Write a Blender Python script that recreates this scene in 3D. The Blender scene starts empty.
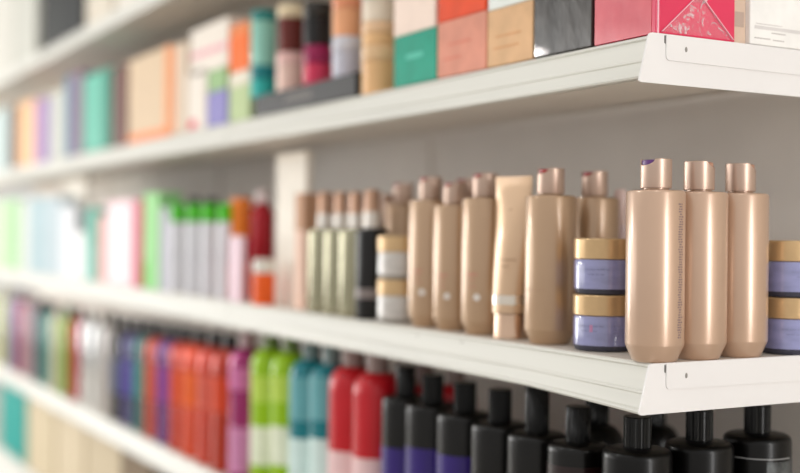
import bpy, bmesh, math, random
from mathutils import Vector, Matrix
random.seed(7)
PI = math.pi
SC = bpy.context.scene
COL = SC.collection

# ------------------------------------------------------------------ camera, light, exposure
CAM = Vector((0.86166, -0.76177, 0.11971))
ROT = Matrix(((0.4925999853534563, -0.006230803386167229, 0.8702335499846795),
              (0.8701928412181295, -0.008506892343810992, -0.4926378506320541),
              (0.010472512711564479, 0.9999444033904153, 0.0012315054577156787)))
FPX = 1187.164
cd = bpy.data.cameras.new('camera')
cam = bpy.data.objects.new('camera', cd)
COL.objects.link(cam)
cam.matrix_world = Matrix.Translation(CAM) @ ROT.to_4x4()
cd.sensor_width = 36.0
cd.sensor_fit = 'HORIZONTAL'
cd.lens = FPX / 800 * 36
cd.clip_start = 0.02
cd.dof.use_dof = True
cd.dof.focus_distance = 1.15
cd.dof.aperture_fstop = 1.9
SC.camera = cam

SC.view_settings.view_transform = 'Standard'
SC.view_settings.look = 'None'
SC.view_settings.gamma = 1.0
SC.view_settings.use_curve_mapping = False
SC.view_settings.exposure = 0.0

w = bpy.data.worlds.new('store_world')
SC.world = w
w.use_nodes = True
wn = w.node_tree
wn.nodes.clear()
wo = wn.nodes.new('ShaderNodeOutputWorld')
wb = wn.nodes.new('ShaderNodeBackground')
wb.inputs['Color'].default_value = (1.0, 0.98, 0.955, 1)
wb.inputs['Strength'].default_value = 1.0
# soft interior light: bright ceiling, dimmer goods and floor around eye height
wt = wn.nodes.new('ShaderNodeTexCoord')
ws = wn.nodes.new('ShaderNodeSeparateXYZ')
wr = wn.nodes.new('ShaderNodeValToRGB')
wm = wn.nodes.new('ShaderNodeMath')
wm.operation = 'MULTIPLY_ADD'
wm.inputs[1].default_value = 0.5
wm.inputs[2].default_value = 0.5
wn.links.new(wt.outputs['Generated'], ws.inputs[0])
wn.links.new(ws.outputs['Z'], wm.inputs[0])
wn.links.new(wm.outputs[0], wr.inputs['Fac'])
we = wr.color_ramp.elements
we[0].position, we[0].color = 0.0, (0.74, 0.71, 0.68, 1)
we[1].position, we[1].color = 1.0, (0.86, 0.85, 0.83, 1)
for p_, c_ in ((0.46, (0.70, 0.68, 0.65, 1)), (0.56, (0.80, 0.785, 0.765, 1))):
    e_ = we.new(p_)
    e_.color = c_
wn.links.new(wr.outputs['Color'], wb.inputs['Color'])
wn.links.new(wb.outputs[0], wo.inputs[0])


def area(name, loc, target, sx, sy, power, color=(1, 1, 1)):
    l = bpy.data.lights.new(name, 'AREA')
    l.shape = 'RECTANGLE'
    l.size, l.size_y, l.energy, l.color = sx, sy, power, color
    o = bpy.data.objects.new(name, l)
    COL.objects.link(o)
    o.location = loc
    o.rotation_euler = (Vector(target) - Vector(loc)).to_track_quat('-Z', 'Y').to_euler()
    return o


# shop window at the far end of the aisle, daylight from the entrance, ceiling lamps above the aisle
area('window_daylight', (-5.2, -1.75, 0.12), (-0.4, 0.0, 0.05), 1.1, 1.3, 44, (1.0, 0.99, 0.97))
area('shop_front_daylight', (-4.4, -3.8, 0.5), (-0.8, 0.0, 0.1), 3.6, 1.6, 36, (1.0, 0.99, 0.97))
area('entrance_daylight', (4.2, 0.20, 0.5), (0, 0, 0.1), 0.8, 2.6, 70, (1.0, 0.985, 0.975))
for k in range(5):
    area('ceiling_lamp', (-4.4 + 1.5 * k, -1.25, 2.1), (-4.4 + 1.5 * k, -0.3, 0.0), 0.20, 0.12, 2.2, (1.0, 0.97, 0.92))

for k_, (lx, ly, lz, pw) in enumerate(((-3.0, -2.0, 0.8, 28), (-1.3, -2.3, 1.9, 26))):  # point lights added to raise bokeh glints on bottle shoulders; no lamp fittings
    pl_ = bpy.data.lights.new('added_glint_light', 'POINT')
    pl_.energy, pl_.shadow_soft_size, pl_.color = pw, 0.05, (1.0, 0.97, 0.93)
    po_ = bpy.data.objects.new('added_glint_light', pl_)
    COL.objects.link(po_)
    po_.location = (lx, ly, lz)


# ------------------------------------------------------------------ measuring helpers (pixel column/row -> place on a known plane)
def _cam(v):
    return ROT.transposed() @ v


def solve(axis, pix, which, fixed):
    """coordinate `axis` of the point whose other two are `fixed`, seen in pixel column/row `pix`"""
    p0 = [0, 0, 0]
    k = 0
    for i in range(3):
        if i != axis:
            p0[i] = fixed[k]
            k += 1
    a = _cam(Vector(p0) - CAM)
    e = [0, 0, 0]
    e[axis] = 1
    d = _cam(Vector(e))
    if which == 'col':
        m, q = (pix - 400) / FPX, 0
    else:
        m, q = -(pix - 236.5) / FPX, 1
    return -(a[q] + m * a[2]) / (d[q] + m * d[2])


def sx_(px, y, z): return solve(0, px, 'col', (y, z))
def sy_(px, x, z): return solve(1, px, 'col', (x, z))
def sz_(py, x, y): return solve(2, py, 'row', (x, y))


def rad(halfpx, x, y, z):
    c = _cam(Vector((x, y, z)) - CAM)
    d = -c[2]
    return halfpx * d / FPX * (d / math.hypot(c[0], d))


# ------------------------------------------------------------------ materials
def lin(c):
    r = []
    for v in c[:3]:
        v /= 255.0
        r.append(v / 12.92 if v <= 0.04045 else ((v + 0.055) / 1.055) ** 2.4)
    return (r[0], r[1], r[2], 1)


MC = {}


def mat(c, rough=0.4, metal=0.0, coat=0.0, bump=0.0, var=0.04, scale=30, c2=None, trans=0.0, stretch=(1, 1, 1), spec=0.5, cr=0.03):
    key = (tuple(c), rough, metal, coat, bump, var, scale, c2, trans, stretch, spec, cr)
    if key in MC:
        return MC[key]
    m = bpy.data.materials.new('surface')
    m.use_nodes = True
    nt = m.node_tree
    b = nt.nodes['Principled BSDF']
    tc = nt.nodes.new('ShaderNodeTexCoord')
    mp = nt.nodes.new('ShaderNodeMapping')
    mp.inputs['Scale'].default_value = stretch
    nz = nt.nodes.new('ShaderNodeTexNoise')
    nz.inputs['Scale'].default_value = scale
    nz.inputs['Detail'].default_value = 3
    nt.links.new(tc.outputs['Object'], mp.inputs['Vector'])
    nt.links.new(mp.outputs[0], nz.inputs['Vector'])
    rp = nt.nodes.new('ShaderNodeValToRGB')
    a = lin(c)
    d = lin(c2) if c2 else tuple(max(0, v * (1 - var * 2)) for v in a[:3]) + (1,)
    rp.color_ramp.elements[0].position = 0.35
    rp.color_ramp.elements[1].position = 0.65
    rp.color_ramp.elements[0].color = d
    rp.color_ramp.elements[1].color = a
    nt.links.new(nz.outputs['Fac'], rp.inputs['Fac'])
    nt.links.new(rp.outputs['Color'], b.inputs['Base Color'])
    b.inputs['Roughness'].default_value = rough
    b.inputs['Specular IOR Level'].default_value = spec
    b.inputs['Metallic'].default_value = metal
    b.inputs['Coat Weight'].default_value = coat
    b.inputs['Coat Roughness'].default_value = cr
    b.inputs['Coat IOR'].default_value = 1.8
    b.inputs['Transmission Weight'].default_value = trans
    if bump:
        bp = nt.nodes.new('ShaderNodeBump')
        bp.inputs['Strength'].default_value = bump
        bp.inputs['Distance'].default_value = 0.006
        nt.links.new(nz.outputs['Fac'], bp.inputs['Height'])
        nt.links.new(bp.outputs[0], b.inputs['Normal'])
    MC[key] = m
    return m


def satin(c):    return mat(c, 0.30, 0.75, 0.25, 0, 0.03, 20)
def gloss(c):    return mat(tuple(255 * (v / 255) ** 1.25 for v in c), 0.34, 0.0, 0.22, 0, 0.04, 20, spec=0.15)
def card(c):     return mat(tuple(255 * (v / 255) ** 1.2 for v in c), 0.55, 0.0, 0.0, 0.03, 0.03, 40, spec=0.15)
def paperish(c): return mat(c, 0.7, 0.0, 0.0, 0, 0.03, 40)
def wrapped(c):  return mat(tuple(255 * (v / 255) ** 1.12 for v in c), 0.5, 0.0, 0.0, 0.30, 0.08, 24, spec=0.15)


GOLD = mat((194, 161, 136), 0.33, 0.42, 0.6, 0, 0.02, 20, cr=.2)
GOLDD = mat((184, 150, 116), 0.33, 0.42, 0.6, 0, 0.02, 20, cr=.2)
CAPG = mat((196, 170, 154), 0.36, 0.7, 0, 0, 0.03, 20)
LIDG = mat((212, 178, 132), 0.28, 0.5, 0, 0.05, 0.04, 60)
TEXTG = paperish((150, 130, 128))
WHITE = mat((234, 231, 230), 0.38, 0, 0.3, 0, 0.01, 10)
RAIL = mat((222, 221, 213), 0.42, 0.0, 0.0, 0.01, 0.04, 6, stretch=(0.4, 6, 6), spec=0.25)
BACK = mat((240, 234, 228), 0.6, 0, 0, 0.01, 0.02, 12)
BLACK = mat((7, 6, 6), 0.3, 0, 0.04, 0, 0.2, 20, spec=.22)
BLACKC = mat((8, 8, 9), 0.2, 0, 0.03, 0, 0.2, 20, spec=.22)
HOLE = mat((70, 66, 62), 0.6)


# ------------------------------------------------------------------ mesh helpers
class MB:
    def __init__(s):
        s.bm = bmesh.new()

    def box(s, x0, x1, y0, y1, z0, z1, bev=0.0, seg=2):
        s.flat = True
        r = bmesh.ops.create_cube(s.bm, size=1)
        vs = r['verts']
        for v in vs:
            v.co = Vector((x0 + (v.co.x + .5) * (x1 - x0), y0 + (v.co.y + .5) * (y1 - y0), z0 + (v.co.z + .5) * (z1 - z0)))
        if bev:
            es = list({e for v in vs for e in v.link_edges})
            bmesh.ops.bevel(s.bm, geom=es, offset=bev, segments=seg, affect='EDGES', profile=0.5)
        return s

    def lathe(s, prof, seg=40, c=(0, 0), ax=1.0, ay=1.0, close=True):
        rings = []
        for r, z in prof:
            if r < 1e-6:
                rings.append([s.bm.verts.new((c[0], c[1], z))])
            else:
                rings.append([s.bm.verts.new((c[0] + ax * r * math.cos(2 * PI * i / seg), c[1] + ay * r * math.sin(2 * PI * i / seg), z)) for i in range(seg)])
        for a, b in zip(rings, rings[1:]):
            if len(a) == 1 and len(b) == 1:
                continue
            for i in range(seg):
                j = (i + 1) % seg
                if len(a) == 1:
                    s.bm.faces.new((a[0], b[j], b[i]))
                elif len(b) == 1:
                    s.bm.faces.new((a[i], a[j], b[0]))
                else:
                    s.bm.faces.new((a[i], a[j], b[j], b[i]))
        if close:
            if len(rings[0]) > 1:
                s.bm.faces.new(list(reversed(rings[0])))
            if len(rings[-1]) > 1:
                s.bm.faces.new(rings[-1])
        return s

    def patch(s, R, a0, a1, z0, z1, t=0.0004, n=14, ax=1.0, ay=1.0):
        """thin curved label wrapped on a round body; angles in degrees"""
        cols = []
        for i in range(n + 1):
            a = math.radians(a0 + (a1 - a0) * i / n)
            q = []
            for rr, z in ((R - t, z0), (R + t, z0), (R + t, z1), (R - t, z1)):
                q.append(s.bm.verts.new((ax * rr * math.cos(a), ay * rr * math.sin(a), z)))
            cols.append(q)
        for a, b in zip(cols, cols[1:]):
            for k in range(4):
                s.bm.faces.new((a[k], b[k], b[(k + 1) % 4], a[(k + 1) % 4]))
        s.bm.faces.new(cols[0][::-1])
        s.bm.faces.new(cols[-1])
        return s

    def prism(s, pts, axis, a, b):
        """extrude polygon pts (2-D) along axis from a to b"""
        def P(u, v, t):
            return {0: (t, u, v), 1: (u, t, v), 2: (u, v, t)}[axis]
        lo = [s.bm.verts.new(P(u, v, a)) for u, v in pts]
        hi = [s.bm.verts.new(P(u, v, b)) for u, v in pts]
        s.bm.faces.new(lo)
        s.bm.faces.new(hi[::-1])
        for i in range(len(pts)):
            j = (i + 1) % len(pts)
            s.bm.faces.new((lo[i], hi[i], hi[j], lo[j]))
        return s

    def build(s, name, m, parent=None, smooth=True, loc=None):
        bmesh.ops.recalc_face_normals(s.bm, faces=s.bm.faces)
        me = bpy.data.meshes.new(name)
        s.bm.to_mesh(me)
        s.bm.free()
        o = bpy.data.objects.new(name, me)
        COL.objects.link(o)
        me.materials.append(m)
        if smooth and not getattr(s, 'flat', False):
            for p in me.polygons:
                p.use_smooth = True
            try:
                me.set_sharp_from_angle(angle=math.radians(32))
            except Exception:
                pass
        if parent:
            o.parent = parent
        if loc:
            o.location = loc
        return o


def tag(o, label, cat, group=None):
    o['label'] = label
    o['category'] = cat
    if group:
        o['group'] = group
    return o


def thing(name, label, cat, loc, rz=0.0, group=None):
    o = bpy.data.objects.new(name, None)
    o.empty_display_size = 0.02
    COL.objects.link(o)
    o.location = loc
    o.rotation_euler = (0, 0, rz)
    return tag(o, label, cat, group)


def dup(root, label, loc, rz=0.0, group=None, scale=None):
    r = root.copy()
    COL.objects.link(r)
    r.location = loc
    r.rotation_euler = (0, 0, rz)
    r['label'] = label
    if group:
        r['group'] = group
    if scale:
        r.scale = scale
    for ch in list(root.children):
        c = ch.copy()
        COL.objects.link(c)
        c.parent = r
        for g in list(ch.children):
            d = g.copy()
            COL.objects.link(d)
            d.parent = c
    return r


S = 0.314
Z1, Z0, ZM, ZB = 2 * S, S, -S, -1.85 * S          # top tier, tier below the camera horizon etc.
DEP = 0.40


def struct(o):
    o['kind'] = 'structure'
    return o


# ------------------------------------------------------------------ setting
struct(MB().box(-7.5, 4.5, 1.1, 1.2, -0.78, 2.8).build('wall_back', mat((226, 220, 210), 0.7, 0, 0, 0, 0.02, 3)))
BAYS = [(-1.1, 0.0), (-2.2, -1.1), (-3.3, -2.2), (-4.4, -3.3)]
FL = -0.78
struct(MB().box(-7.5, 4.5, -3.2, 1.2, FL - 0.05, FL).build('floor', mat((196, 190, 180), 0.35, 0, 0, 0, 0.05, 3)))
for i, (a, b) in enumerate(BAYS):
    g = thing('back_panel', ['pale grey back panel behind the beige bottles, nearest bay',
                             'pale grey back panel of the second bay behind green capped bottles',
                             'pale grey back panel of the third bay from the shelf end',
                             'pale grey back panel of the farthest bay'][i], 'back panel', (0, 0, 0))
    MB().box(a + 0.001, b - 0.001, DEP, DEP + 0.012, FL, 1.15).build('panel', BACK, g)
    MB().box(a + 0.004, a + 0.030, DEP - 0.008, DEP - 0.0001, FL, 1.15, 0.002).build('slotted_upright', BACK, g)

TIER = {'highest shelf': Z1, 'shelf under the coloured cartons': Z0, 'shelf under the beige bottles': 0.0,
        'shelf under the black bottles': ZM, 'base shelf': ZB}
BAYN = ['nearest bay', 'second bay', 'third bay', 'farthest bay']


def shelf(z, a, b, label, near, yf=0.0, xe=0.0):
    t = thing('metal_shelf', label, 'shelf', (xe if near else 0.0, yf, z), 0, 'white metal shelves')
    x0, x1 = a + 0.0015 - (xe if near else 0), b - (0.0035 if near else 0.0015)
    yb = DEP - yf - 0.0085
    # deck: folded sheet tray with a stiffening channel behind the rail
    m = MB()
    m.box(x0, x1, 0.0090, yb, -0.0025, 0.0)
    m.box(x0, x1, 0.0090, 0.0105, -0.030, -0.0026)
    m.box(x0, x1, 0.0106, 0.125, -0.0410, -0.0392)
    m.box(x0, x1, 0.1235, 0.125, -0.0391, -0.0026)
    m.build('deck', mat((224, 216, 205), 0.45, 0, 0.1, 0.0, 0.02, 8), t, smooth=False)
    # sloping price rail: profile in (y, z)
    pr = [(0.0088, -0.0006), (0.0060, -0.0002), (0.0048, -0.0014), (0.0046, -0.0030), (0.0064, -0.0044), (0.0034, -0.0120), (0.0016, -0.0195), (0.0006, -0.0225),
          (-0.0008, -0.0232), (-0.0010, -0.0252), (0.0002, -0.0262), (-0.0022, -0.0335), (-0.0032, -0.0372), (-0.0066, -0.0384), (-0.0072, -0.0402), (-0.0060, -0.0420),
          (0.0060, -0.0410), (0.0088, -0.0300)]
    # the rail of the shelf under the beige bottles sags a little towards its near end
    sag = 0.0062 if (near and abs(z) < 1e-6) else 0.0
    rm = MB()
    xs = [x0] + ([x1 - 0.20, x1 - 0.13, x1 - 0.06] if near else []) + [x1]
    secs = []
    for k, xx in enumerate(xs):
        g = [0, 0, 0.33, 0.66, 1.0][k] if near else 0
        secs.append([rm.bm.verts.new((xx, yy - sag * 0.5 * g * (-zz / 0.042), zz - sag * g * (-zz / 0.042))) for yy, zz in pr])
    for A_, B_ in zip(secs, secs[1:]):
        for q in range(len(pr)):
            rm.bm.faces.new((A_[q], B_[q], B_[(q + 1) % len(pr)], A_[(q + 1) % len(pr)]))
    rm.bm.faces.new(secs[0])
    rm.bm.faces.new(secs[-1][::-1])
    rail = rm.build('price_rail', RAIL, t)
    if sag:
        for px_, py_ in ((417, 336), (461, 341)):
            xx = sx_(px_, 0.004, -0.008)
            sm = MB().lathe([(0, -0.0003), (0.0035, 0.0), (0, 0.0003)], 14, ay=0.5, close=False).build('smudge', mat((120, 112, 104), .7), rail)
            sm.location = (xx - t.location.x, 0.0050, -0.0083)
            sm.rotation_euler = (math.radians(70), 0, 0)
    if not near:
        return t
    # end bracket: side plate with rounded corners and a raised inner tab with notch and holes
    def rounded(pts, r, n=5):
        out = []
        N = len(pts)
        for i in range(N):
            p, q, s_ = Vector(pts[i - 1]), Vector(pts[i]), Vector(pts[(i + 1) % N])
            u, v = (p - q).normalized(), (s_ - q).normalized()
            rr = r[i]
            A, B = q + u * rr, q + v * rr
            for k in range(n + 1):
                f = k / n
                out.append(tuple((1 - f) ** 2 * A + 2 * f * (1 - f) * q + f * f * B))
        return out
    pl = rounded([(-0.0040, 0.0005), (-0.0165, -0.0475), (yb, -0.0475), (yb, 0.0005)], [0.004, 0.0035, 0.001, 0.001])
    br = MB().prism(pl, 0, -0.0034, -0.0014).build('end_bracket', WHITE, t)
    tb = rounded([(0.0160, -0.0001), (0.0160, -0.0245), (yb - 0.001, -0.0265), (yb - 0.001, -0.0001)], [0.0006, 0.005, 0.001, 0.001])
    MB().prism(tb, 0, -0.0014, 0.0).build('raised_tab', WHITE, br)
    MB().prism([(0.0144, -0.0012), (0.0144, -0.0080), (0.0158, -0.0090), (0.0158, -0.0012)], 0, -0.00139, -0.0011).build('notch', HOLE, br, smooth=False)
    for yy in (0.0410, 0.2030):
        q = MB()
        ring = [(yy + 0.0016 * math.cos(2 * PI * k / 16), -0.0125 + 0.0026 * math.sin(2 * PI * k / 16)) for k in range(16)]
        q.prism(ring, 0, 0.0, 0.0002).build('rivet_hole', mat((150, 145, 140), 0.4, 0.3), br)
    return t


for nm, z in TIER.items():
    for i, (a, b) in enumerate(BAYS):
        shelf(z, a, b, 'white metal %s, %s' % (nm, BAYN[i]), i == 0, 0.0, 0.005 if z <= 0 else 0.0)
for i, (a, b) in enumerate(BAYS):
    tag(MB().box(a + 0.002, b - 0.002, 0.03, DEP - 0.01, FL, ZB - 0.0485, 0.001).build('kick_plinth', BACK),
        'pale grey plinth under the base shelf, ' + BAYN[i], 'plinth')

# ------------------------------------------------------------------ product builders
def disc_cap(parent, z, r, h, scoop_deg, disc_col, m, name='cap'):
    bm = MB()
    seg = 56
    B = bm.bm
    th0 = math.radians(scoop_deg)

    def cut(a):
        d = (a - th0 + PI) % (2 * PI) - PI
        u = d / math.radians(44)
        return 0.0062 * math.sqrt(max(0, 1 - u * u))
    ro, ri = r, r - 0.0011
    spec = []
    for i in range(seg):
        a = 2 * PI * i / seg
        zt = z + h - cut(a)
        c, s_ = math.cos(a), math.sin(a)
        spec.append([B.verts.new((ro * 0.985 * c, ro * 0.985 * s_, z)), B.verts.new((ro * c, ro * s_, z + 0.0008)),
                     B.verts.new((ro * c, ro * s_, zt - 0.0005)), B.verts.new(((ro - 0.0004) * c, (ro - 0.0004) * s_, zt)),
                     B.verts.new((ri * c, ri * s_, zt)), B.verts.new((ri * c, ri * s_, z + h - 0.009))])
    for i in range(seg):
        a, b = spec[i], spec[(i + 1) % seg]
        for k in range(5):
            B.faces.new((a[k], b[k], b[k + 1], a[k + 1]))
    B.faces.new([q[0] for q in spec][::-1])
    B.faces.new([q[5] for q in spec])
    c = bm.build(name, m, parent)
    d = MB().lathe([(0, z + h - 0.0088), (ri - 0.0003, z + h - 0.0088), (ri - 0.0003, z + h - 0.0016), (ri - 0.001, z + h - 0.001), (0, z + h - 0.001)], 40).build('press_disc', gloss(disc_col), c)
    d['label'] = 'coloured press disc inside the cap'
    return c


def text_rows(parent, R, rows, m, name='printed_text'):
    """rows: (az0, az1, z, height) - short broken strokes standing for tiny illegible print"""
    b = MB()
    rnd = random.Random(3)
    for a0, a1, z, h in rows:
        a = a0
        while a < a1:
            wd = rnd.uniform(3, 9)
            e = min(a + wd, a1)
            b.patch(R, a, e, z, z + h, 0.00012, max(2, int((e - a) / 3)))
            a = e + rnd.uniform(1.2, 2.5)
    return b.build(name, m, parent, smooth=False)


RB, HB = 0.0284, 0.1655


def shampoo(label, loc, scoop=-90, disc=(120, 80, 140), emblem=False, text='side', body=None, group='beige shampoo bottles'):
    t = thing('shampoo_bottle', label, 'bottle', loc, 0, group)
    R, H = RB, HB
    MB().lathe([(0, 0.0), (R * 0.70, 0.0), (R * 0.745, 0.0008), (R * 0.775, 0.0022), (R * 0.985, 0.0155), (R, 0.0175), (R, H - 0.0030), (R - 0.0010, H - 0.0008),
                (R - 0.0030, H), (0.0135, H + 0.0006), (0.0125, H + 0.0012), (0.0125, H + 0.002), (0, H + 0.002)], 64).build('body', body or GOLD, t)
    disc_cap(t, H + 0.0022, 0.0151, 0.0282, scoop, disc, CAPG)
    if text == 'side':
        rows = []
        z = 0.024
        while z < H - 0.012:
            rows.append((7 + 4 * random.random(), 17 + 7 * random.random(), z, 0.0014))
            z += 0.0024
        text_rows(t, R, rows, paperish((140, 116, 114)))
    elif text == 'front':
        text_rows(t, R, [(-100, -48, 0.060, 0.0014), (-96, -72, 0.050, 0.0012), (-96, -74, 0.044, 0.0012), (-96, -70, 0.038, 0.0012),
                         (-96, -76, 0.032, 0.0012), (-96, -66, 0.022, 0.0014)], mat((176, 140, 108), 0.5))
    elif text == 'em':
        text_rows(t, R, [(-80, -50, 0.072, 0.0026), (-78, -56, 0.066, 0.0012), (-78, -54, 0.058, 0.0012)], mat((196, 120, 104), 0.5))
        m = MB()
        zc, rr = 0.046, 0.0042
        n = 9
        for i in range(n):
            f0, f1 = -1 + 2 * i / n, -1 + 2 * (i + 1) / n
            h = rr * math.sqrt(max(0.02, 1 - ((f0 + f1) / 2) ** 2))
            da = math.degrees(rr / R)
            m.patch(R, -52 + f0 * da, -52 + f1 * da, zc - h, zc + h, 0.00015, 2)
        m.build('round_emblem', mat((232, 226, 220), 0.3), t)
    return t


# ---- the three in the row at the shelf end
PBX = [(655, 0.0220), (698, 0.0790), (739.5, 0.1360)]
P = [(sx_(px, y, 0.08), y) for px, y in PBX]
b1 = shampoo('beige bottle with purple scooped cap, nearest of the three at the shelf end', (P[0][0], P[0][1], 0.0))
b2 = shampoo('middle beige bottle of the three standing at the shelf end', (P[1][0], P[1][1], 0.0), scoop=35, disc=(190, 150, 130), text='none')
b3 = dup(b2, 'rightmost of the three beige bottles at the shelf end', (P[2][0], P[2][1], 0.0), math.radians(4))
# ---- the line along the front edge
y = 0.040
b4 = shampoo('beige bottle with red scooped cap between the tube and the lavender jars', (sx_(550, y, 0.08), y, 0), disc=(170, 50, 50), text='front', body=GOLDD)
b5 = shampoo('beige bottle immediately left of the beige tube', (sx_(484.5, 0.042, 0.08), 0.042, 0), disc=(170, 60, 55), text='em', body=GOLDD)
b6 = dup(b5, 'shorter beige bottle, second to the left of the beige tube', (sx_(454.5, 0.042, 0.08), 0.042, 0), scale=(0.96, 0.96, 0.955))
b7 = dup(b5, 'beige bottle beside the grey and gold jar stack', (sx_(430, 0.042, 0.08), 0.042, 0))
b8 = shampoo('beige bottle behind the lavender jar stack', (sx_(594, 0.115, 0.1), 0.115, 0), disc=(170, 50, 50), text='front', body=GOLDD)
# second row, mostly hidden
b9 = dup(b5, 'beige bottle in the second row, cap showing above the jars beside the black bottle', (sx_(403, 0.105, 0.1), 0.105, 0), group='beige shampoo bottles')
b10 = dup(b5, 'beige bottle in the second row behind the shorter bottle', (sx_(467, 0.10, 0.1), 0.10, 0))
dup(b5, 'beige bottle in the second row behind the beige tube', (sx_(499, 0.10, 0.1), 0.105, 0), scale=(0.96, 0.96, 0.955))


def slim(label, loc, c, r=0.0125, h=0.150):
    t = thing('slim_tube', label, 'tube', loc)
    MB().lathe([(0, 0), (r * .9, 0), (r, .002), (r, h * .72), (r * .8, h * .76), (0, h * .76)], 32).build('body', gloss(c), t)
    MB().lathe([(0, h * .762), (r * .72, h * .762), (r * .72, h * .96), (r * .5, h), (0, h)], 32).build('cap', gloss((236, 214, 208)), t)
    return t


slim('slim pale pink bottle behind the first lavender jars', (sx_(620, 0.15, .1), 0.15, 0), (232, 214, 214), 0.0115, 0.176)


# ---- tube standing on its cap
def squeeze_tube(label, loc, rz):
    t = thing('squeeze_tube', label, 'tube', loc, rz)
    H0, H = 0.030, 0.190
    K = 1.13
    MB().lathe([(0, 0), (.0205, 0), (.0222, .001), (.0218, H0 - .001), (.020, H0), (0, H0)], 48).build('cap', mat((222, 190, 165), 0.16, 0.9), t)
    m = MB()
    B = m.bm
    seg, rings = 48, []
    N = 16
    for k in range(N + 1):
        f = k / N
        z = H0 + 0.0003 + f * (H - H0 - 0.010)
        rx = 0.0238 + 0.0052 * f ** 1.1
        ry = 0.0238 * (1 - f ** 1.6) + 0.0009
        rings.append([B.verts.new((rx * math.cos(2 * PI * i / seg), ry * math.sin(2 * PI * i / seg), z)) for i in range(seg)])
    for zz in (H - 0.0095, H):
        rings.append([B.verts.new((0.0294 * math.cos(2 * PI * i / seg), 0.0009 * math.sin(2 * PI * i / seg), zz)) for i in range(seg)])
    for a, b in zip(rings, rings[1:]):
        for i in range(seg):
            j = (i + 1) % seg
            B.faces.new((a[i], a[j], b[j], b[i]))
    B.faces.new(rings[0][::-1])
    B.faces.new(rings[-1])
    m.build('body', mat((214, 180, 146), .3, .45, .3, 0, .02, 20), t)
    m = MB()
    m.lathe([(.0240, H0 + .010), (.0245, H0 + .0102), (.0247, H0 + .021), (.0242, H0 + .0213)], 48, close=False)
    bd = m.build('metallic_band', mat((235, 225, 212), 0.15, 0.9), t)
    bd['label'] = 'shiny silver band'
    m = MB()
    for a0, a1, z in ((-85, -40, .092), (-80, -60, .084), (-60, -50, .150)):
        m.patch(.0246, a0, a1, z, z + .001, .0004, 6)
    m.build('printed_text', mat((170, 132, 104), .5), t)
    return t


squeeze_tube('beige squeeze tube standing on its cap with a flat crimped top', (sx_(513, 0.042, 0.08), 0.042, 0), math.radians(12))


# ---- jars
def jar(label, loc, lid_m, body_c, base_c, group, R=0.0325, hb=0.0375, hl=0.0215, pink=True, rz=0):
    t = thing('cosmetic_jar', label, 'jar', loc, rz, group)
    MB().lathe([(0, 0), (R * .86, 0), (R * .93, .0010), (R * .975, .0035), (R * .985, .0062), (0, .0062)], 56).build('base', gloss(base_c), t)
    MB().lathe([(0, .0063), (R * .985, .0063), (R * .99, .012), (R * .99, hb - .003), (R * .96, hb - .0005), (0, hb - .0003)], 56).build('body', mat(body_c, 0.22, 0, 0.6, 0, 0.08, 40, stretch=(1, 1, 2.5)), t)
    MB().lathe([(0, hb), (R * .97, hb), (R, hb + .0008), (R, hb + hl - .0012), (R * .975, hb + hl), (0, hb + hl)], 56).build('lid', lid_m, t)
    rows = [(-92, -40, hb * .70, .0011), (-84, -50, hb * .56, .0011), (-22, 0, hb * .72, .0009), (-22, 0, hb * .62, .0009), (-22, 0, hb * .52, .0009), (-22, 0, hb * .42, .0009), (-22, 0, hb * .32, .0009)]
    text_rows(t, R * .99, rows, mat(tuple(max(0, int(v * .86)) for v in body_c), .5))
    if pink:
        d = MB().patch(R * .99, -66, -60, hb * .55, hb * .75, .00013, 3).build('pink_mark', mat((190, 130, 170), .4), t)
    return t


LAV, LAVB = (144, 146, 192), (84, 84, 98)
xj, yj = sx_(604, 0.050, 0.06), 0.050
HJ = 0.0590
jar('lower lavender jar with gold lid beside the first beige bottle', (xj, yj, 0), LIDG, LAV, LAVB, 'lavender jars with gold lids')
jar('upper lavender jar with gold lid, stacked beside the first beige bottle', (xj + .0005, yj, HJ + .0002), LIDG, LAV, LAVB, 'lavender jars with gold lids', pink=False, rz=.2)
xk, yk = sx_(791, 0.212, 0.06), 0.212
jar('lower lavender jar at the right edge of the photo', (xk, yk, 0), LIDG, LAV, LAVB, 'lavender jars with gold lids', rz=.5, pink=False)
jar('upper lavender jar at the right edge of the photo', (xk, yk, HJ + .0002), LIDG, LAV, LAVB, 'lavender jars with gold lids', rz=.8, pink=False)
xl, yl = sx_(401, 0.045, 0.06), 0.045
GREYJ = (206, 200, 194)
jar('lower pale grey jar with gold lid beside the black bottle', (xl, yl, 0), LIDG, GREYJ, (170, 165, 158), 'grey jars with gold lids', pink=False)
jar('upper pale grey jar with gold lid beside the black bottle', (xl, yl, HJ + .0002), LIDG, GREYJ, (170, 165, 158), 'grey jars with gold lids', pink=False)


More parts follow.
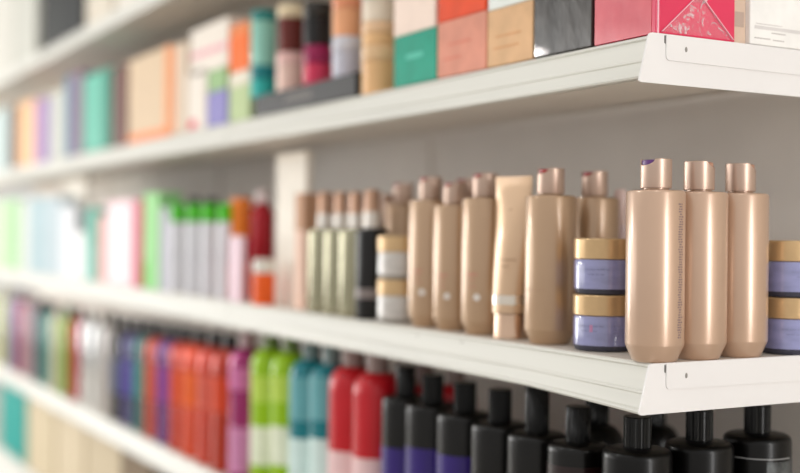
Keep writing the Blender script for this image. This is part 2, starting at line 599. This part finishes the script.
# ---- general round bottle; pieces: body, cap, optional label band
def rbottle(name, label, cat, group, x, y, z, r, hs, hc, body, cap, shoulder='round', rc=None, band=None, neck=None, capprof='plain', col=None, tone=None):
    """hs height of the shoulder top, hc cap top height"""
    t = thing(name, label, cat, (x, y, z), 0, group)
    rc = rc or r * .45
    if shoulder == 'round':
        pts = [(0, 0), (r * .9, 0), (r * .97, .002), (r, .005)]
        q = r * .85
        pts += [(r, hs - q)] + [(rc * .9 + (r - rc * .9) * math.cos(a), hs - q + q * math.sin(a)) for a in [PI / 2 * k / 7 for k in range(1, 8)]] + [(0, hs)]
    elif shoulder == 'flat':
        pts = [(0, 0), (r * .92, 0), (r * .98, .002), (r, .004), (r, hs - .009), (r * .985, hs - .0055), (r * .94, hs - .003), (r * .86, hs - .0015), (rc, hs), (0, hs)]
    else:
        pts = [(0, 0), (r * .92, 0), (r, .003), (r, hs - .022), (r * .92, hs - .014), (r * .6, hs - .006), (rc, hs), (0, hs)]
    MB().lathe(pts, 44).build('body', body, t)
    c = MB()
    h0 = hs + .0003
    if capprof == 'ribbed':
        B = c.bm
        n = 72
        lo, hi, top = [], [], []
        for i in range(n):
            a = 2 * PI * i / n
            rr = rc * (1 if i % 3 else .945)
            lo.append(B.verts.new((rr * math.cos(a), rr * math.sin(a), h0)))
            hi.append(B.verts.new((rr * math.cos(a), rr * math.sin(a), hc - .001)))
            top.append(B.verts.new((rc * .93 * math.cos(a), rc * .93 * math.sin(a), hc)))
        for i in range(n):
            j = (i + 1) % n
            B.faces.new((lo[i], lo[j], hi[j], hi[i]))
            B.faces.new((hi[i], hi[j], top[j], top[i]))
        B.faces.new(lo[::-1])
        B.faces.new(top)
    elif capprof == 'dome':
        c.lathe([(0, h0), (rc, h0), (rc, hc - rc * .6)] + [(rc * math.cos(a), hc - rc * .6 + rc * .6 * math.sin(a)) for a in [PI / 2 * k / 6 for k in range(1, 6)]] + [(0, hc)], 32)
    else:
        c.lathe([(0, h0), (rc, h0), (rc * .97, hc - .0015), (rc * .9, hc), (0, hc)], 32)
    c.build('cap', cap, t)
    if col:
        MB().lathe([(rc * 1.02, h0 + .0001), (rc * 1.12, h0 + .0001), (rc * 1.1, h0 + col[1]), (rc * 1.02, h0 + col[1])], 32, close=False).build('collar', col[0], t)
    for bd in (band or []):
        za, zb, bm_ = bd[:3]
        a0, a1 = (bd[3], bd[4]) if len(bd) > 3 else (-178, 178)
        MB().patch(r, a0, a1, za, zb, .0004, 30).build('label_band', bm_, t)
    return t


def col_of(px, yf, hw, z, zref=None):
    """centre and radius of a round thing whose front touches y = yf"""
    r = 0.03
    for _ in range(4):
        x = sx_(px, yf + r, z)
        r = rad(hw, x, yf + r, z)
    return x, yf + r, r


def rb_px(name, label, cat, group, px, hw, zb, sh_py, cap_py, body, cap, yf=0.008, **k):
    x, yy, r = col_of(px, yf, hw, (zb + 0.1))
    hs = sz_(sh_py, x, yy) - zb
    hc = sz_(cap_py, x, yy) - zb
    if 'rcpx' in k:
        k['rc'] = rad(k.pop('rcpx'), x, yy, zb)
    if 'bandpx' in k:
        k['band'] = [(max(0.004, sz_(b_[1], x, yy) - zb), min(hs - .004, sz_(b_[0], x, yy) - zb), b_[2]) for b_ in k.pop('bandpx')]
    if 'colpx' in k:
        m_, p_ = k.pop('colpx')
        k['col'] = (m_, sz_(p_, x, yy) - zb - hs)
    return rbottle(name, label, cat, group, x, yy, zb, r, hs, hc, body, cap, **k)


def box_px(name, label, cat, l, r, zb, top_py, body, yf=0.010, dep=0.07, x_right=None, group=None, bev=.0012, marks=None, lid=None, gap=0.0006):
    """carton whose front face stands on y = yf between pixel columns l and r; top read at its right front edge"""
    xr = x_right if x_right is not None else sx_(r, yf, zb + .03)
    xl_ = sx_(l, yf, zb + .03)
    h = sz_(top_py, xr, yf) - zb
    t = thing(name, label, cat, ((xl_ + xr) / 2, yf + dep / 2, zb), 0, group)
    W = (xr - xl_) / 2 - gap
    D = dep / 2
    hb = h if not lid else h * lid[0]
    MB().box(-W, W, -D, D, 0.0002, hb, bev).build('body', body, t)
    if lid:
        MB().box(-W - .0003, W + .0003, -D - .0003, D + .0003, hb + .0002, h, bev).build('lid', lid[1], t)
    for (u0, u1, v0, v1, m_) in (marks or []):
        MB().box(-W + 2 * W * u0, -W + 2 * W * u1, -D - .0004, -D + .0002, h * v0, h * v1).build('printed_panel', m_, t, smooth=False)
    return t, zb + h


# ================================================================== middle tier (z = 0), left of the beige bottles
OL = mat((168, 164, 138), .22, .85)
for i, (px, lab) in enumerate([(325, 'leftmost of the three olive silver bottles with brown caps'),
                               (341, 'middle one of the three olive silver bottles with brown caps'),
                               (356, 'olive silver bottle standing left of the black bottle')]):
    rb_px('toiletry_bottle', lab, 'bottle', 'olive silver bottles with brown caps', px, 16.5, 0.0, 228, 192, OL, satin((190, 150, 124)), shoulder='flat', rcpx=7,
          colpx=(mat((235, 228, 220), .25, .3), 214), yf=.012)
rb_px('toiletry_bottle', 'black bottle with brown cap left of the grey jar stack', 'bottle', None, 372, 16, 0.0, 228, 190, gloss((30, 28, 28)), satin((190, 150, 124)),
      shoulder='flat', rcpx=8, colpx=(mat((235, 228, 220), .25, .3), 212), yf=.012, bandpx=[(288, 298, gloss((150, 140, 138)))])
for px, lab in ((336, 'second row bottle with brown cap behind the leftmost olive bottles'), (388, 'dark brown bottle in the second row behind the black bottle')):
    rb_px('toiletry_bottle', lab, 'bottle', None, px, 10, 0.0, 222, 194, gloss((120, 96, 82)), satin((150, 118, 98)), shoulder='flat', rcpx=7, yf=.09)
box_px('carton', 'tall tan and peach carton in front of the tall white carton', 'carton', 294, 303, 0.0, 193, card((240, 208, 190)), yf=.030, dep=.028, lid=(.68, card((208, 168, 140))))
# orange tub, red bottles
rb_px('ointment_tub', 'small orange tub with white lid beside the tall white carton', 'tub', None, 264, 11.5, 0.0, 273, 259, gloss((248, 120, 40)), gloss((240, 236, 228)), shoulder='flat', rcpx=11.3, yf=.006)
rb_px('spray_bottle', 'red bottle with white domed cap left of the tall white carton', 'bottle', None, 262, 12, 0.0, 203, 189, gloss((190, 24, 48)), gloss((240, 225, 225)), shoulder='cone', rcpx=7, yf=.055, capprof='dome')
rb_px('spray_bottle', 'orange topped red bottle beside the green capped bottles', 'bottle', None, 241, 13, 0.0, 238, 198, gloss((206, 40, 66)), gloss((240, 150, 50)), shoulder='flat', rcpx=11, yf=.03,
      bandpx=[(262, 300, gloss((240, 110, 50)))])
LG = gloss((96, 214, 30))
for i, (px, lab) in enumerate([(178, 'leftmost of the four white bottles with bright green caps'), (194, 'second from left of the four white bottles with green caps'),
                               (209, 'third from left of the four white bottles with green caps'), (225, 'rightmost of the four white bottles with bright green caps')]):
    rb_px('lotion_bottle', lab, 'bottle', 'white bottles with green caps', px, 8.6, 0.0, 222, 204, gloss((240, 240, 246)), LG, shoulder='flat', rcpx=7.6, yf=.012)
for i, (px, lab) in enumerate([(176, 'dark bottle in the second row above the leftmost green cap'), (194, 'second dark bottle behind the green capped bottles'),
                               (211, 'third dark bottle behind the green capped bottles')]):
    rb_px('toiletry_bottle', lab, 'bottle', 'dark bottles behind the green capped ones', px, 8, 0.0, 206, 198, gloss((50, 50, 52)), gloss((60, 60, 60)), shoulder='flat', rcpx=6, yf=.085)
box_px('carton', 'white and pink carton right of the green capped bottles', 'carton', 229, 239, 0.0, 236, card((248, 226, 236)), yf=.010, dep=.012)
box_px('carton', 'tall pale green carton left of the green capped bottles', 'carton', 143, 158, 0.0, 192, card((170, 226, 160)), yf=.012, dep=.05, marks=[(0.02, .3, .02, .28, card((90, 205, 50)))])
box_px('carton', 'narrow grey carton between pale green carton and green capped bottles', 'carton', 159, 168, 0.0, 208, card((196, 196, 206)), yf=.012, dep=.05)
box_px('carton', 'wide white and pink carton with crimson edge', 'carton', 106, 133, 0.0, 199, card((252, 226, 232)), yf=.012, dep=.05, marks=[(.12, .75, .05, .9, card((255, 246, 248)))])
box_px('carton', 'narrow crimson carton beside the wide pink carton', 'carton', 133, 142, 0.0, 200, card((214, 96, 122)), yf=.012, dep=.05)
box_px('carton', 'narrow peach pink carton beside the wide white and pink carton', 'carton', 98, 105, 0.0, 216, card((244, 190, 184)), yf=.012, dep=.05)
box_px('carton', 'small teal carton beside the far tall white one', 'carton', 86, 97, 0.0, 208, card((130, 200, 186)), yf=.012, dep=.05, lid=(.5, card((104, 190, 172))))
for (l, r, tp, c, lab) in ((74, 85, 232, (250, 250, 250), 'short white carton in front of the far tall white carton'),
                           (60, 73, 205, (238, 240, 244), 'white carton left of the far tall white one'),
                           (45, 59, 196, (200, 214, 220), 'right one of the pale blue grey cartons at far left'),
                           (29, 44, 197, (186, 208, 214), 'left one of the pale blue grey cartons at far left'),
                           (19, 28, 200, (226, 228, 222), 'pale cream carton between green and blue grey ones'),
                           (8, 18, 199, (176, 220, 168), 'pale green carton at the far left of the middle shelf'),
                           (-4, 7, 200, (214, 232, 200), 'very pale green carton at the left photo edge')):
    box_px('carton', lab, 'carton', l, r, 0.0, tp, card(c), yf=.012, dep=.046, lid=None if l > 59 else (.45, card(c)))

# two tall white cartons that almost reach the shelf above
for (pl, pm, pr_, py_, lab) in ((275.5, 305, 312, 151, 'tall white carton nearly reaching the shelf above, behind the small orange tub'),
                                (63, 86, 92, 176, 'tall white carton far along the middle shelf, near the small teal carton')):
    xa, xb = sx_(pm, 0.062, 0.1), sx_(pl, 0.062, 0.1)
    dd = sy_(pr_, xa, 0.1) - 0.062
    t = thing('tall_carton', lab, 'carton', ((xa + xb) / 2, 0.062, 0))
    hh = sz_(py_, xa, 0.062)
    hw_ = (xa - xb) / 2
    MB().box(-hw_, hw_, 0, dd, 0.0002, hh - .012, 0.001).build('body', card((250, 244, 234)), t)
    MB().box(-hw_ - .0003, hw_ + .0003, -.0003, dd + .0003, hh - .0118, hh, 0.001).build('lid', card((246, 238, 226)), t)

# ================================================================== tier above (z = S): cartons and jars
zt = Z0
# pink carton in crinkled film, its side face looks along the shelf end
ysp = sy_(735, 0.002, Z0 + .05)
xpl = sx_(592.5, 0.001, Z0 + .03)
pk = thing('wrapped_carton', 'bright pink carton in clear film at the corner of the shelf', 'carton', (-0.003, 0.006, Z0 + .0008))
hP = 0.088
MB().box(xpl, -0.0005, 0, ysp, 0, hP, .0012).build('body', mat((222, 34, 84), .3, 0, .3, .12, .05, 14), pk)
MB().box(xpl + .001, -0.007, -.0004, .0002, .0004, hP - .002).build('front_panel', mat((216, 78, 92), .4, 0, .4, .25, .1, 22, c2=(200, 58, 76)), pk, smooth=False)
# folded film ends: two triangular flaps with creases
mfilm = bpy.data.materials.new('clear_film')
mfilm.use_nodes = True
nt = mfilm.node_tree
bs = nt.nodes['Principled BSDF']
bs.inputs['Base Color'].default_value = (1, .9, .93, 1)
bs.inputs['Roughness'].default_value = .12
bs.inputs['Specular IOR Level'].default_value = .9
ns = nt.nodes.new('ShaderNodeTexNoise')
ns.inputs['Scale'].default_value = 70
ns.inputs['Detail'].default_value = 5
ns.inputs['Distortion'].default_value = 2.5
tcf = nt.nodes.new('ShaderNodeTexCoord')
nt.links.new(tcf.outputs['Object'], ns.inputs['Vector'])
bpf = nt.nodes.new('ShaderNodeBump')
bpf.inputs['Strength'].default_value = 1.0
bpf.inputs['Distance'].default_value = .004
nt.links.new(ns.outputs['Fac'], bpf.inputs['Height'])
nt.links.new(bpf.outputs[0], bs.inputs['Normal'])
rpf = nt.nodes.new('ShaderNodeValToRGB')
rpf.color_ramp.elements[0].position = .55
rpf.color_ramp.elements[0].color = (.06, .06, .06, 1)
rpf.color_ramp.elements[1].position = .72
rpf.color_ramp.elements[1].color = (.55, .55, .55, 1)
nt.links.new(ns.outputs['Fac'], rpf.inputs['Fac'])
nt.links.new(rpf.outputs['Color'], bs.inputs['Alpha'])
yc = ysp * .52
MB().prism([(0.006, .002), (ysp - .004, .002), (yc, .042)], 0, -.0003, .0008).build('film_flap', mfilm, pk, smooth=False)
MB().prism([(yc - .009, .034), (yc + .009, .034), (yc + .030, .085), (yc - .028, .085)], 0, .0008, .0014).build('film_flap', mfilm, pk, smooth=False)
cr = MB()
for (a, b) in (((0.006, .002), (yc, .043)), ((ysp - .004, .002), (yc, .043)), ((yc, .043), (yc - .03, .086)), ((yc, .043), (yc + .03, .086))):
    d = (Vector(b) - Vector(a)).normalized()
    n = Vector((-d.y, d.x)) * .00035
    A, B_ = Vector(a), Vector(b)
    cr.prism([tuple(A - n), tuple(B_ - n), tuple(B_ + n), tuple(A + n)], 0, .0001, .0020)
cr.prism([(0.0012, .0), (0.0024, .0), (0.0024, .087), (0.0012, .087)], 0, -.0004, .0008)
cr.build('film_crease', mat((250, 190, 205), .15, 0, .8), pk, smooth=False)
# beige carton then white carton farther in
yb0, yb1 = ysp + .004, sy_(744.5, -0.006, Z0 + .04)
bc = thing('carton', 'beige carton between the pink carton and the white printed one', 'carton', (-.006, yb0, Z0 + .0005))
MB().box(-.06, 0, 0, yb1 - yb0 + .002, 0, .085, .001).build('body', card((222, 200, 182)), bc)
MB().box(-.002, .0004, .001, yb1 - yb0 - .001, .017, .032).build('printed_panel', card((198, 178, 166)), bc, smooth=False)
yw0 = sy_(745.5, 0.0, Z0 + .04)
yw0 = max(yw0, yb1 + .001)
wc = thing('carton', 'white carton with grey lines of print at the right end of the upper shelf', 'carton', (0.0, yw0 + .001, Z0 + .0008))
Wd = .125
MB().box(-.075, 0, 0, Wd, 0, .085, .0012).build('body', card((246, 244, 241)), wc)
mk = MB()
rn = random.Random(5)


def strokes(m, u0, u1, v, hh):
    u = u0
    while u < u1:
        e = min(u1, u + rn.uniform(.0012, .004))
        m.box(-.0003, .00025, u, e, v, v + hh)
        u = e + .0006


strokes(mk, .006, .028, .0060, .0012)
strokes(mk, .030, .050, .0125, .0012)
strokes(mk, .032, .048, .0055, .0012)
mk.build('printed_text', card((206, 200, 198)), wc, smooth=False)
mk = MB()
strokes(mk, .008, .045, .0205, .0012)
mk.box(-.0003, .00025, .006, .120, .0158, .0192)
mk.build('printed_stripe', card((224, 220, 218)), wc, smooth=False)

# front row cartons
zs = Z0 + .0014
_, _ = box_px('wrapped_carton', 'charcoal carton in glossy film beside the pink carton', 'carton', 533.5, 592, zs, -22, mat((66, 62, 59), .34, 0, .18, .5, .25, 26, c2=(40, 38, 36), stretch=(1, 1, .6), spec=.25), yf=.008, dep=.075)
_, zbe = box_px('carton', 'beige carton in film beside the charcoal carton', 'carton', 487, 533, zs, -1, wrapped((230, 190, 148)), yf=.008, dep=.075, marks=[(.2, .75, .5, .53, card((222, 174, 130))), (.15, .7, .3, .33, card((222, 174, 130)))])
_, zsa = box_px('carton', 'salmon carton in film between the beige and the teal ones', 'carton', 437, 486.5, zs, 9.6, wrapped((228, 160, 138)), yf=.008, dep=.075, marks=[(.25, .7, .55, .58, card((222, 140, 120))), (.15, .5, .3, .33, card((222, 140, 120)))])
_, zte = box_px('carton', 'teal carton in film beneath the cream carton', 'carton', 393.5, 436.5, zs, 26, wrapped((36, 168, 142)), yf=.008, dep=.075, marks=[(.3, .7, .5, .6, card((110, 206, 186)))])
box_px('carton', 'cream carton on top of the teal carton', 'carton', 393.5, 435.5, zte + .0006, -40, card((244, 226, 214)), yf=.009, dep=.073)
box_px('carton', 'vivid orange carton on top of the salmon carton', 'carton', 438, 486, zsa + .0006, -50, wrapped((236, 90, 44)), yf=.009, dep=.073)
box_px('carton', 'pale white carton on top of the beige carton', 'carton', 488, 532, zbe + .0006, -60, card((236, 240, 236)), yf=.009, dep=.073)


# stacked round jars
def jar_px(label, px, hw, zb, top_py, body_c, lid_c, lidf=.35, yf=.011, name='cream_jar', group=None):
    x, yy, r = col_of(px, yf, hw, zb + .03)
    h = sz_(top_py, x, yy) - zb
    t = thing(name, label, 'jar', (x, yy, zb + .0002), 0, group)
    hb = h * (1 - lidf)
    MB().lathe([(0, 0), (r * .9, 0), (r * .98, .002), (r * .98, hb - .001), (r * .9, hb), (0, hb)], 40).build('body', gloss(body_c), t)
    MB().lathe([(0, hb + .0001), (r * .98, hb + .0001), (r, hb + .001), (r, h - .002), (r * .95, h), (0, h)], 40).build('lid', gloss(lid_c), t)
    return zb + h + .0004


z_ = jar_px('peach jar standing on the shelf beside the teal carton', 379, 18, zs, 47, (244, 204, 158), (246, 214, 176), .3)
z_ = jar_px('peach and cream jar, middle of the stack beside the teal carton', 379, 17.5, z_, 24, (244, 206, 160), (246, 214, 180), .45)
z_ = jar_px('cream jar, topmost of the stack beside the teal carton', 379, 17, z_, -18, (244, 232, 216), (240, 230, 220), .5)
# long flat dark box carrying four stacks
_, zd = box_px('flat_box', 'long flat dark grey box lying under four stacks of jars', 'box', 254, 356, zs, 72, mat((24, 21, 20), .5, 0, 0, spec=.3), yf=.007, dep=.085,
               marks=[(.33, .62, .38, .48, card((150, 144, 140))), (.36, .60, .56, .70, card((132, 126, 122)))])
zd += .0006
z_ = jar_px('pale grey jar on the right end of the dark box', 347, 15, zd, 38, (214, 214, 226), (224, 224, 232), .35)
z_ = jar_px('peach jar on top of the pale grey jar', 347, 15, z_, -8, (246, 190, 150), (244, 176, 140), .4)
z_ = jar_px('magenta jar on the dark box under the black jar', 318, 15, zd, 47, (222, 70, 110), (170, 30, 100), .45)
z_ = jar_px('black jar with black lid above the magenta jar', 318, 15, z_, 4, (34, 32, 32), (60, 56, 50), .35)
z_ = jar_px('pale pink jar on the dark box under the maroon jar', 291, 15, zd, 54, (246, 218, 206), (246, 210, 204), .3)
z_ = jar_px('maroon jar with cream lid above the pale pink jar', 291, 14, z_, 6, (128, 56, 46), (236, 220, 190), .28)
z_ = jar_px('turquoise jar on the left end of the dark box', 264, 13.5, zd, 67, (60, 196, 190), (20, 150, 156), .4)
z_ = jar_px('mint jar with dark teal lid above the turquoise jar', 264, 13.5, z_, 12, (170, 222, 208), (30, 150, 146), .18)
# stacked boxes left of the dark box
_, z_ = box_px('carton', 'pale green carton under the orange carton', 'carton', 229, 249, zs, 68, card((196, 212, 166)), dep=.06, lid=(.7, card((236, 230, 214))))
box_px('carton', 'orange carton stacked on the pale green carton', 'carton', 229.5, 248.5, z_ + .0005, 20, card((246, 130, 52)), dep=.058, lid=(.75, card((240, 150, 90))))
_, z_ = box_px('carton', 'violet blue carton under the green carton', 'carton', 207, 227, zs, 88, card((158, 152, 206)), dep=.06)
_, z_ = box_px('carton', 'small pale green carton stacked on the violet one', 'carton', 208, 226, z_ + .0005, 66, card((168, 200, 150)), dep=.058)
box_px('carton', 'white carton with pink band, stacked above small green carton', 'carton', 190, 228, z_ + .0005, 16, card((240, 232, 222)), dep=.06, marks=[(.02, .98, .36, .5, card((240, 190, 196)))])
box_px('carton', 'white carton standing beside the violet carton', 'carton', 187, 206, zs, 68, card((240, 232, 222)), dep=.05, marks=[(.1, .5, .03, .18, card((230, 60, 100)))])
box_px('carton', 'cream carton with orange stripe next to the white cartons', 'carton', 171, 186, zs, 40, card((226, 208, 188)), dep=.06, marks=[(.02, .25, .02, .98, card((244, 170, 120)))])
box_px('carton', 'large cream carton with orange border', 'carton', 128, 170, zs, 44, card((226, 204, 176)), dep=.07, marks=[(.0, 1, .0, .10, card((246, 160, 106))), (.88, 1, .1, 1, card((246, 176, 126)))])
box_px('carton', 'narrow dark brown carton left of the large cream carton', 'carton', 112, 125, zs, 64, card((130, 92, 84)), dep=.06)
box_px('carton', 'teal carton with dark green edge between brown and mauve ones', 'carton', 83, 110, zs, 66, card((120, 200, 180)), dep=.07, marks=[(.75, 1, 0, 1, card((60, 150, 130)))])
for (l, r, tp, c, lab) in ((73, 82, 69, (160, 130, 150), 'narrow mauve carton left of the teal carton'),
                           (65, 72, 74, (120, 150, 176), 'narrow blue grey carton beside the mauve one'),
                           (50, 64, 88, (212, 214, 206), 'pale grey green carton between blue grey and lavender ones'),
                           (42, 49, 96, (170, 150, 196), 'narrow purple carton at the far left of the upper shelf'),
                           (34, 41, 98, (206, 170, 204), 'narrow pink lavender carton at the far left'),
                           (18, 33, 98, (246, 204, 160), 'peach carton at the far left of the upper shelf'),
                           (8, 17, 104, (120, 100, 96), 'narrow brown carton near the left photo edge'),
                           (-6, 7, 106, (206, 222, 220), 'pale aqua carton at the left photo edge')):
    box_px('carton', lab, 'carton', l, r, zs, tp, card(c), dep=.06)

# ================================================================== highest tier
for (l, r, c, lab) in ((-8, 14, (214, 212, 204), 'white carton on the highest shelf at the left photo edge'),
                       (15, 36, (206, 206, 198), 'second white carton on the highest shelf'),
                       (42, 62, (62, 64, 62), 'left dark grey carton on the highest shelf'),
                       (62, 82, (50, 52, 52), 'right dark grey carton on the highest shelf'),
                       (86, 112, (224, 216, 202), 'cream carton on the highest shelf'),
                       (116, 150, (238, 232, 222), 'ivory carton on the highest shelf, right of the cream one')):
    box_px('carton', lab, 'carton', l, r, Z1 + .0014, -60 if r < 90 else -90, card(c), dep=.08)

# ================================================================== tier below (z = ZM)
RIB = dict(capprof='ribbed')
for (px, yy, sp, cp, lab) in ((637, .045, 447, 416, 'black ribbed cap bottle nearest the shelf end under the bracket'),
                              (699, .122, 440, 409, 'middle one of three black bottles at the lower right'),
                              (757, .200, 432, 404, 'rightmost black bottle with grey label at the lower right')):
    x = sx_(px, yy, ZM + .2)
    r = .0355
    hs = sz_(sp, x, yy) - ZM
    hc = sz_(cp, x, yy) - ZM
    t = rbottle('black_bottle', lab, 'bottle', 'black bottles with ribbed caps', x, yy, ZM, r, hs, hc, BLACK, BLACKC, shoulder='flat', rc=.0140, **RIB,
                band=[(hs - .10, hs - .026, mat((96, 100, 100), .4, .3, 0, 0, .3, 60, c2=(40, 40, 42)), -30, 40)] if px == 757 else None)
    MB().patch(.0356, -120, 20, hs - .0235, hs - .0225, .0002, 24).build('printed_line', mat((150, 150, 150), .4), t) if px == 757 else None
for (px, yy, sp, cp, lab) in ((655, .26, 424, 398, 'black bottle deep on the shelf behind the nearest black bottle'),
                              (597, .12, 424, 396, 'black bottle in the second row under the lavender jars')):
    x = sx_(px, yy, ZM + .2)
    rbottle('black_bottle', lab, 'bottle', None, x, yy, ZM, .031, sz_(sp, x, yy) - ZM, sz_(cp, x, yy) - ZM, BLACK, BLACKC, shoulder='round', rc=.0135, **RIB)
VIO = mat((44, 18, 112), .3, 0, .1, spec=.35)
BRN = mat((32, 12, 13), .3, 0, .1, spec=.35)
for (px, hw, sp, cp, low, lp, lab) in (
        (577, 31, 441, 406, BRN, 462, 'black bottle with dark red label left of the nearest ribbed one'),
        (536, 30, 431, 386, BLACK, 470, 'black bottle under the tall beige bottle'),
        (499, 29, 421, 389, BLACK, 470, 'black bottle under the beige tube'),
        (464, 28, 411, 382, VIO, 452, 'black bottle with violet label, third from the red ones'),
        (432, 27, 402, 374, VIO, 445, 'black bottle with violet label, second from the red ones'),
        (405, 24, 395, 366, VIO, 445, 'black bottle with violet label right next to the red bottles')):
    rb_px('black_bottle', lab, 'bottle', 'black bottles in the front line', px, hw, ZM, sp, cp, mat((14, 12, 10), .26, 0, .06, 0, .2, 20, spec=.25), BLACKC, shoulder='flat',
          rcpx=max(8.5, hw * .40), capprof='ribbed', bandpx=[(lp, lp + 200, low)], yf=.008)
GR = gloss((170, 150, 146))
def metallic(c): return mat(tuple(255 * (v / 255) ** 1.35 for v in c), .18, .4, .3, 0, .04, 20, spec=.3)


RED = mat((196, 12, 30), .3, 0, .22, spec=.2)
for (px, lab) in ((377, 'red rounded bottle right next to the black bottles'), (353, 'second red rounded bottle beside the teal ones')):
    rb_px('shampoo_bottle', lab, 'bottle', 'red rounded bottles', px, 25, ZM, 372 if px > 360 else 366, 349, RED, GR, shoulder='round', rcpx=11, yf=.008,
          bandpx=[(455 if px > 360 else 448, 600, paperish((232, 196, 196)))])
for (px, lab) in ((424, 'red bottle in the second row behind the violet labelled bottles'), (402, 'another red bottle in the second row beside the front reds'), (455, 'red bottle farthest right in the second row')):
    rb_px('shampoo_bottle', lab, 'bottle', 'red bottles in the second row', px, 21, ZM, 384, 364, RED, GR, shoulder='round', rcpx=9, yf=.095)
TEAL = gloss((20, 140, 150))
for (px, lab) in ((331, 'teal bottle beside the red bottles'), (311, 'second teal bottle beside the lime green ones')):
    rb_px('shampoo_bottle', lab, 'bottle', 'teal rounded bottles', px, 22, ZM, 364 if px > 320 else 359, 344, TEAL, gloss((140, 160, 160)), shoulder='round', rcpx=9, yf=.008,
          bandpx=[(375, 418, gloss((120, 180, 186))), (436, 600, paperish((206, 228, 224)))])
LIME = gloss((168, 206, 10))
for (px, lab) in ((291, 'lime green bottle beside the teal bottles'), (271, 'second lime green bottle beside the magenta one')):
    rb_px('shampoo_bottle', lab, 'bottle', 'lime green bottles', px, 20.5, ZM, 352 if px > 280 else 348, 336, LIME, gloss((130, 150, 90)), shoulder='round', rcpx=8.5, yf=.008,
          bandpx=[(374, 400, gloss((196, 220, 100))), (424, 462, paperish((226, 232, 206)))])
MG = metallic((178, 50, 130))
rb_px('shampoo_bottle', 'magenta bottle left of the lime green bottles', 'bottle', None, 248, 19, ZM, 347, 332, MG, gloss((190, 160, 165)), shoulder='round', rcpx=8, yf=.008,
      bandpx=[(366, 388, gloss((214, 130, 180))), (425, 470, gloss((214, 150, 190)))])
tabl = [(230, (200, 70, 14), 'dark orange bottle beside the magenta one', (222, 84, 20)),
        (215, (218, 84, 50), 'coral red bottle, second left of the magenta one', (220, 110, 90)),
        (200, (232, 96, 24), 'bright orange bottle beside the coral red one', (240, 120, 20)),
        (186, (214, 80, 30), 'rust orange bottle left of the bright orange one', (226, 96, 30)),
        (173, (124, 56, 150), 'purple bottle between the orange ones', (150, 70, 170)),
        (160, (206, 84, 44), 'orange bottle left of the purple one', (220, 100, 60)),
        (148, (60, 130, 124), 'dark teal bottle left of the orange ones', (80, 160, 150)),
        (136, (84, 74, 140), 'dark violet bottle beside the dark teal one', (110, 90, 180)),
        (124, (50, 46, 52), 'black bottle left of the dark violet one', (100, 110, 140))]
for i, (px, c, lab, c2) in enumerate(tabl):
    dk = px < 152
    hw = 9 + (px - 40) * .052
    sp = 348 - (230 - px) * .17
    rb_px('shampoo_bottle', lab, 'bottle', 'coloured bottles far along the lower shelf', px, hw, ZM, sp, sp - 14, metallic(c), gloss((40, 36, 38)), shoulder='round', rcpx=hw * .4, yf=.008,
          bandpx=[(sp + 28, sp + 62, gloss(c2))])
for (px, sp, c, cc, lab) in ((113, 324, (206, 200, 196), (60, 60, 60), 'pale grey bottle left of the black one'),
                             (101, 322, (228, 222, 216), (220, 216, 210), 'shiny silver bottle with ivory cap left of the pale grey one'),
                             (90, 320, (206, 150, 190), (200, 200, 196), 'shiny silver bottle directly right of the crimson one'),
                             (79, 318, (206, 40, 74), (120, 40, 50), 'crimson bottle among pale ones far along the lower shelf'),
                             (69, 316, (150, 200, 90), (70, 130, 80), 'light green bottle left of the crimson one'),
                             (60, 314, (228, 214, 190), (230, 224, 214), 'cream bottle left of the light green one'),
                             (51, 312, (120, 186, 180), (60, 60, 60), 'aqua bottle with dark cap far along the lower shelf'),
                             (43, 310, (44, 42, 46), (30, 30, 32), 'black bottle far along the lower shelf'),
                             (34, 303, (206, 196, 204), (210, 205, 205), 'pale lilac bottle near the left photo edge'),
                             (26, 300, (206, 130, 140), (214, 206, 206), 'rose bottle near the left photo edge'),
                             (19, 298, (120, 110, 160), (206, 206, 210), 'slate violet bottle near the left photo edge'),
                             (12, 298, (206, 200, 210), (216, 212, 212), 'pale grey violet bottle near the left photo edge'),
                             (4, 297, (214, 222, 140), (230, 230, 200), 'pale yellow green bottle at the left photo edge')):
    rb_px('shampoo_bottle', lab, 'bottle', 'bottles farthest along the lower shelf', px, 7 + px * .035, ZM, sp, sp - 11, (mat((225, 225, 225), .07, 1.0) if px in (90, 101) else metallic(c)), gloss(cc), shoulder='round', rcpx=3.5 + px * .01, yf=.008)

# ================================================================== base tier
for (l, r, c, lab) in ((-30, -2, (60, 170, 168), 'teal carton on the base shelf beyond the left photo edge'),
                       (0, 25, (30, 172, 164), 'teal carton on the base shelf at the left photo edge'),
                       (27, 54, (222, 208, 180), 'beige carton beside the teal one on the base shelf'),
                       (56, 84, (226, 212, 186), 'second beige carton from the teal one on the base shelf'),
                       (86, 120, (218, 204, 178), 'third beige carton from the teal one on the base shelf'),
                       (122, 150, (150, 132, 110), 'brown carton at the right end of the base shelf row')):
    if r < 0:
        continue
    xr = sx_(r, .02, ZB + .15)
    tp = 396 + (r - 25) * .54
    box_px('carton', lab, 'carton', l, r, ZB + .0014, tp, card(c), yf=.02, dep=.09)
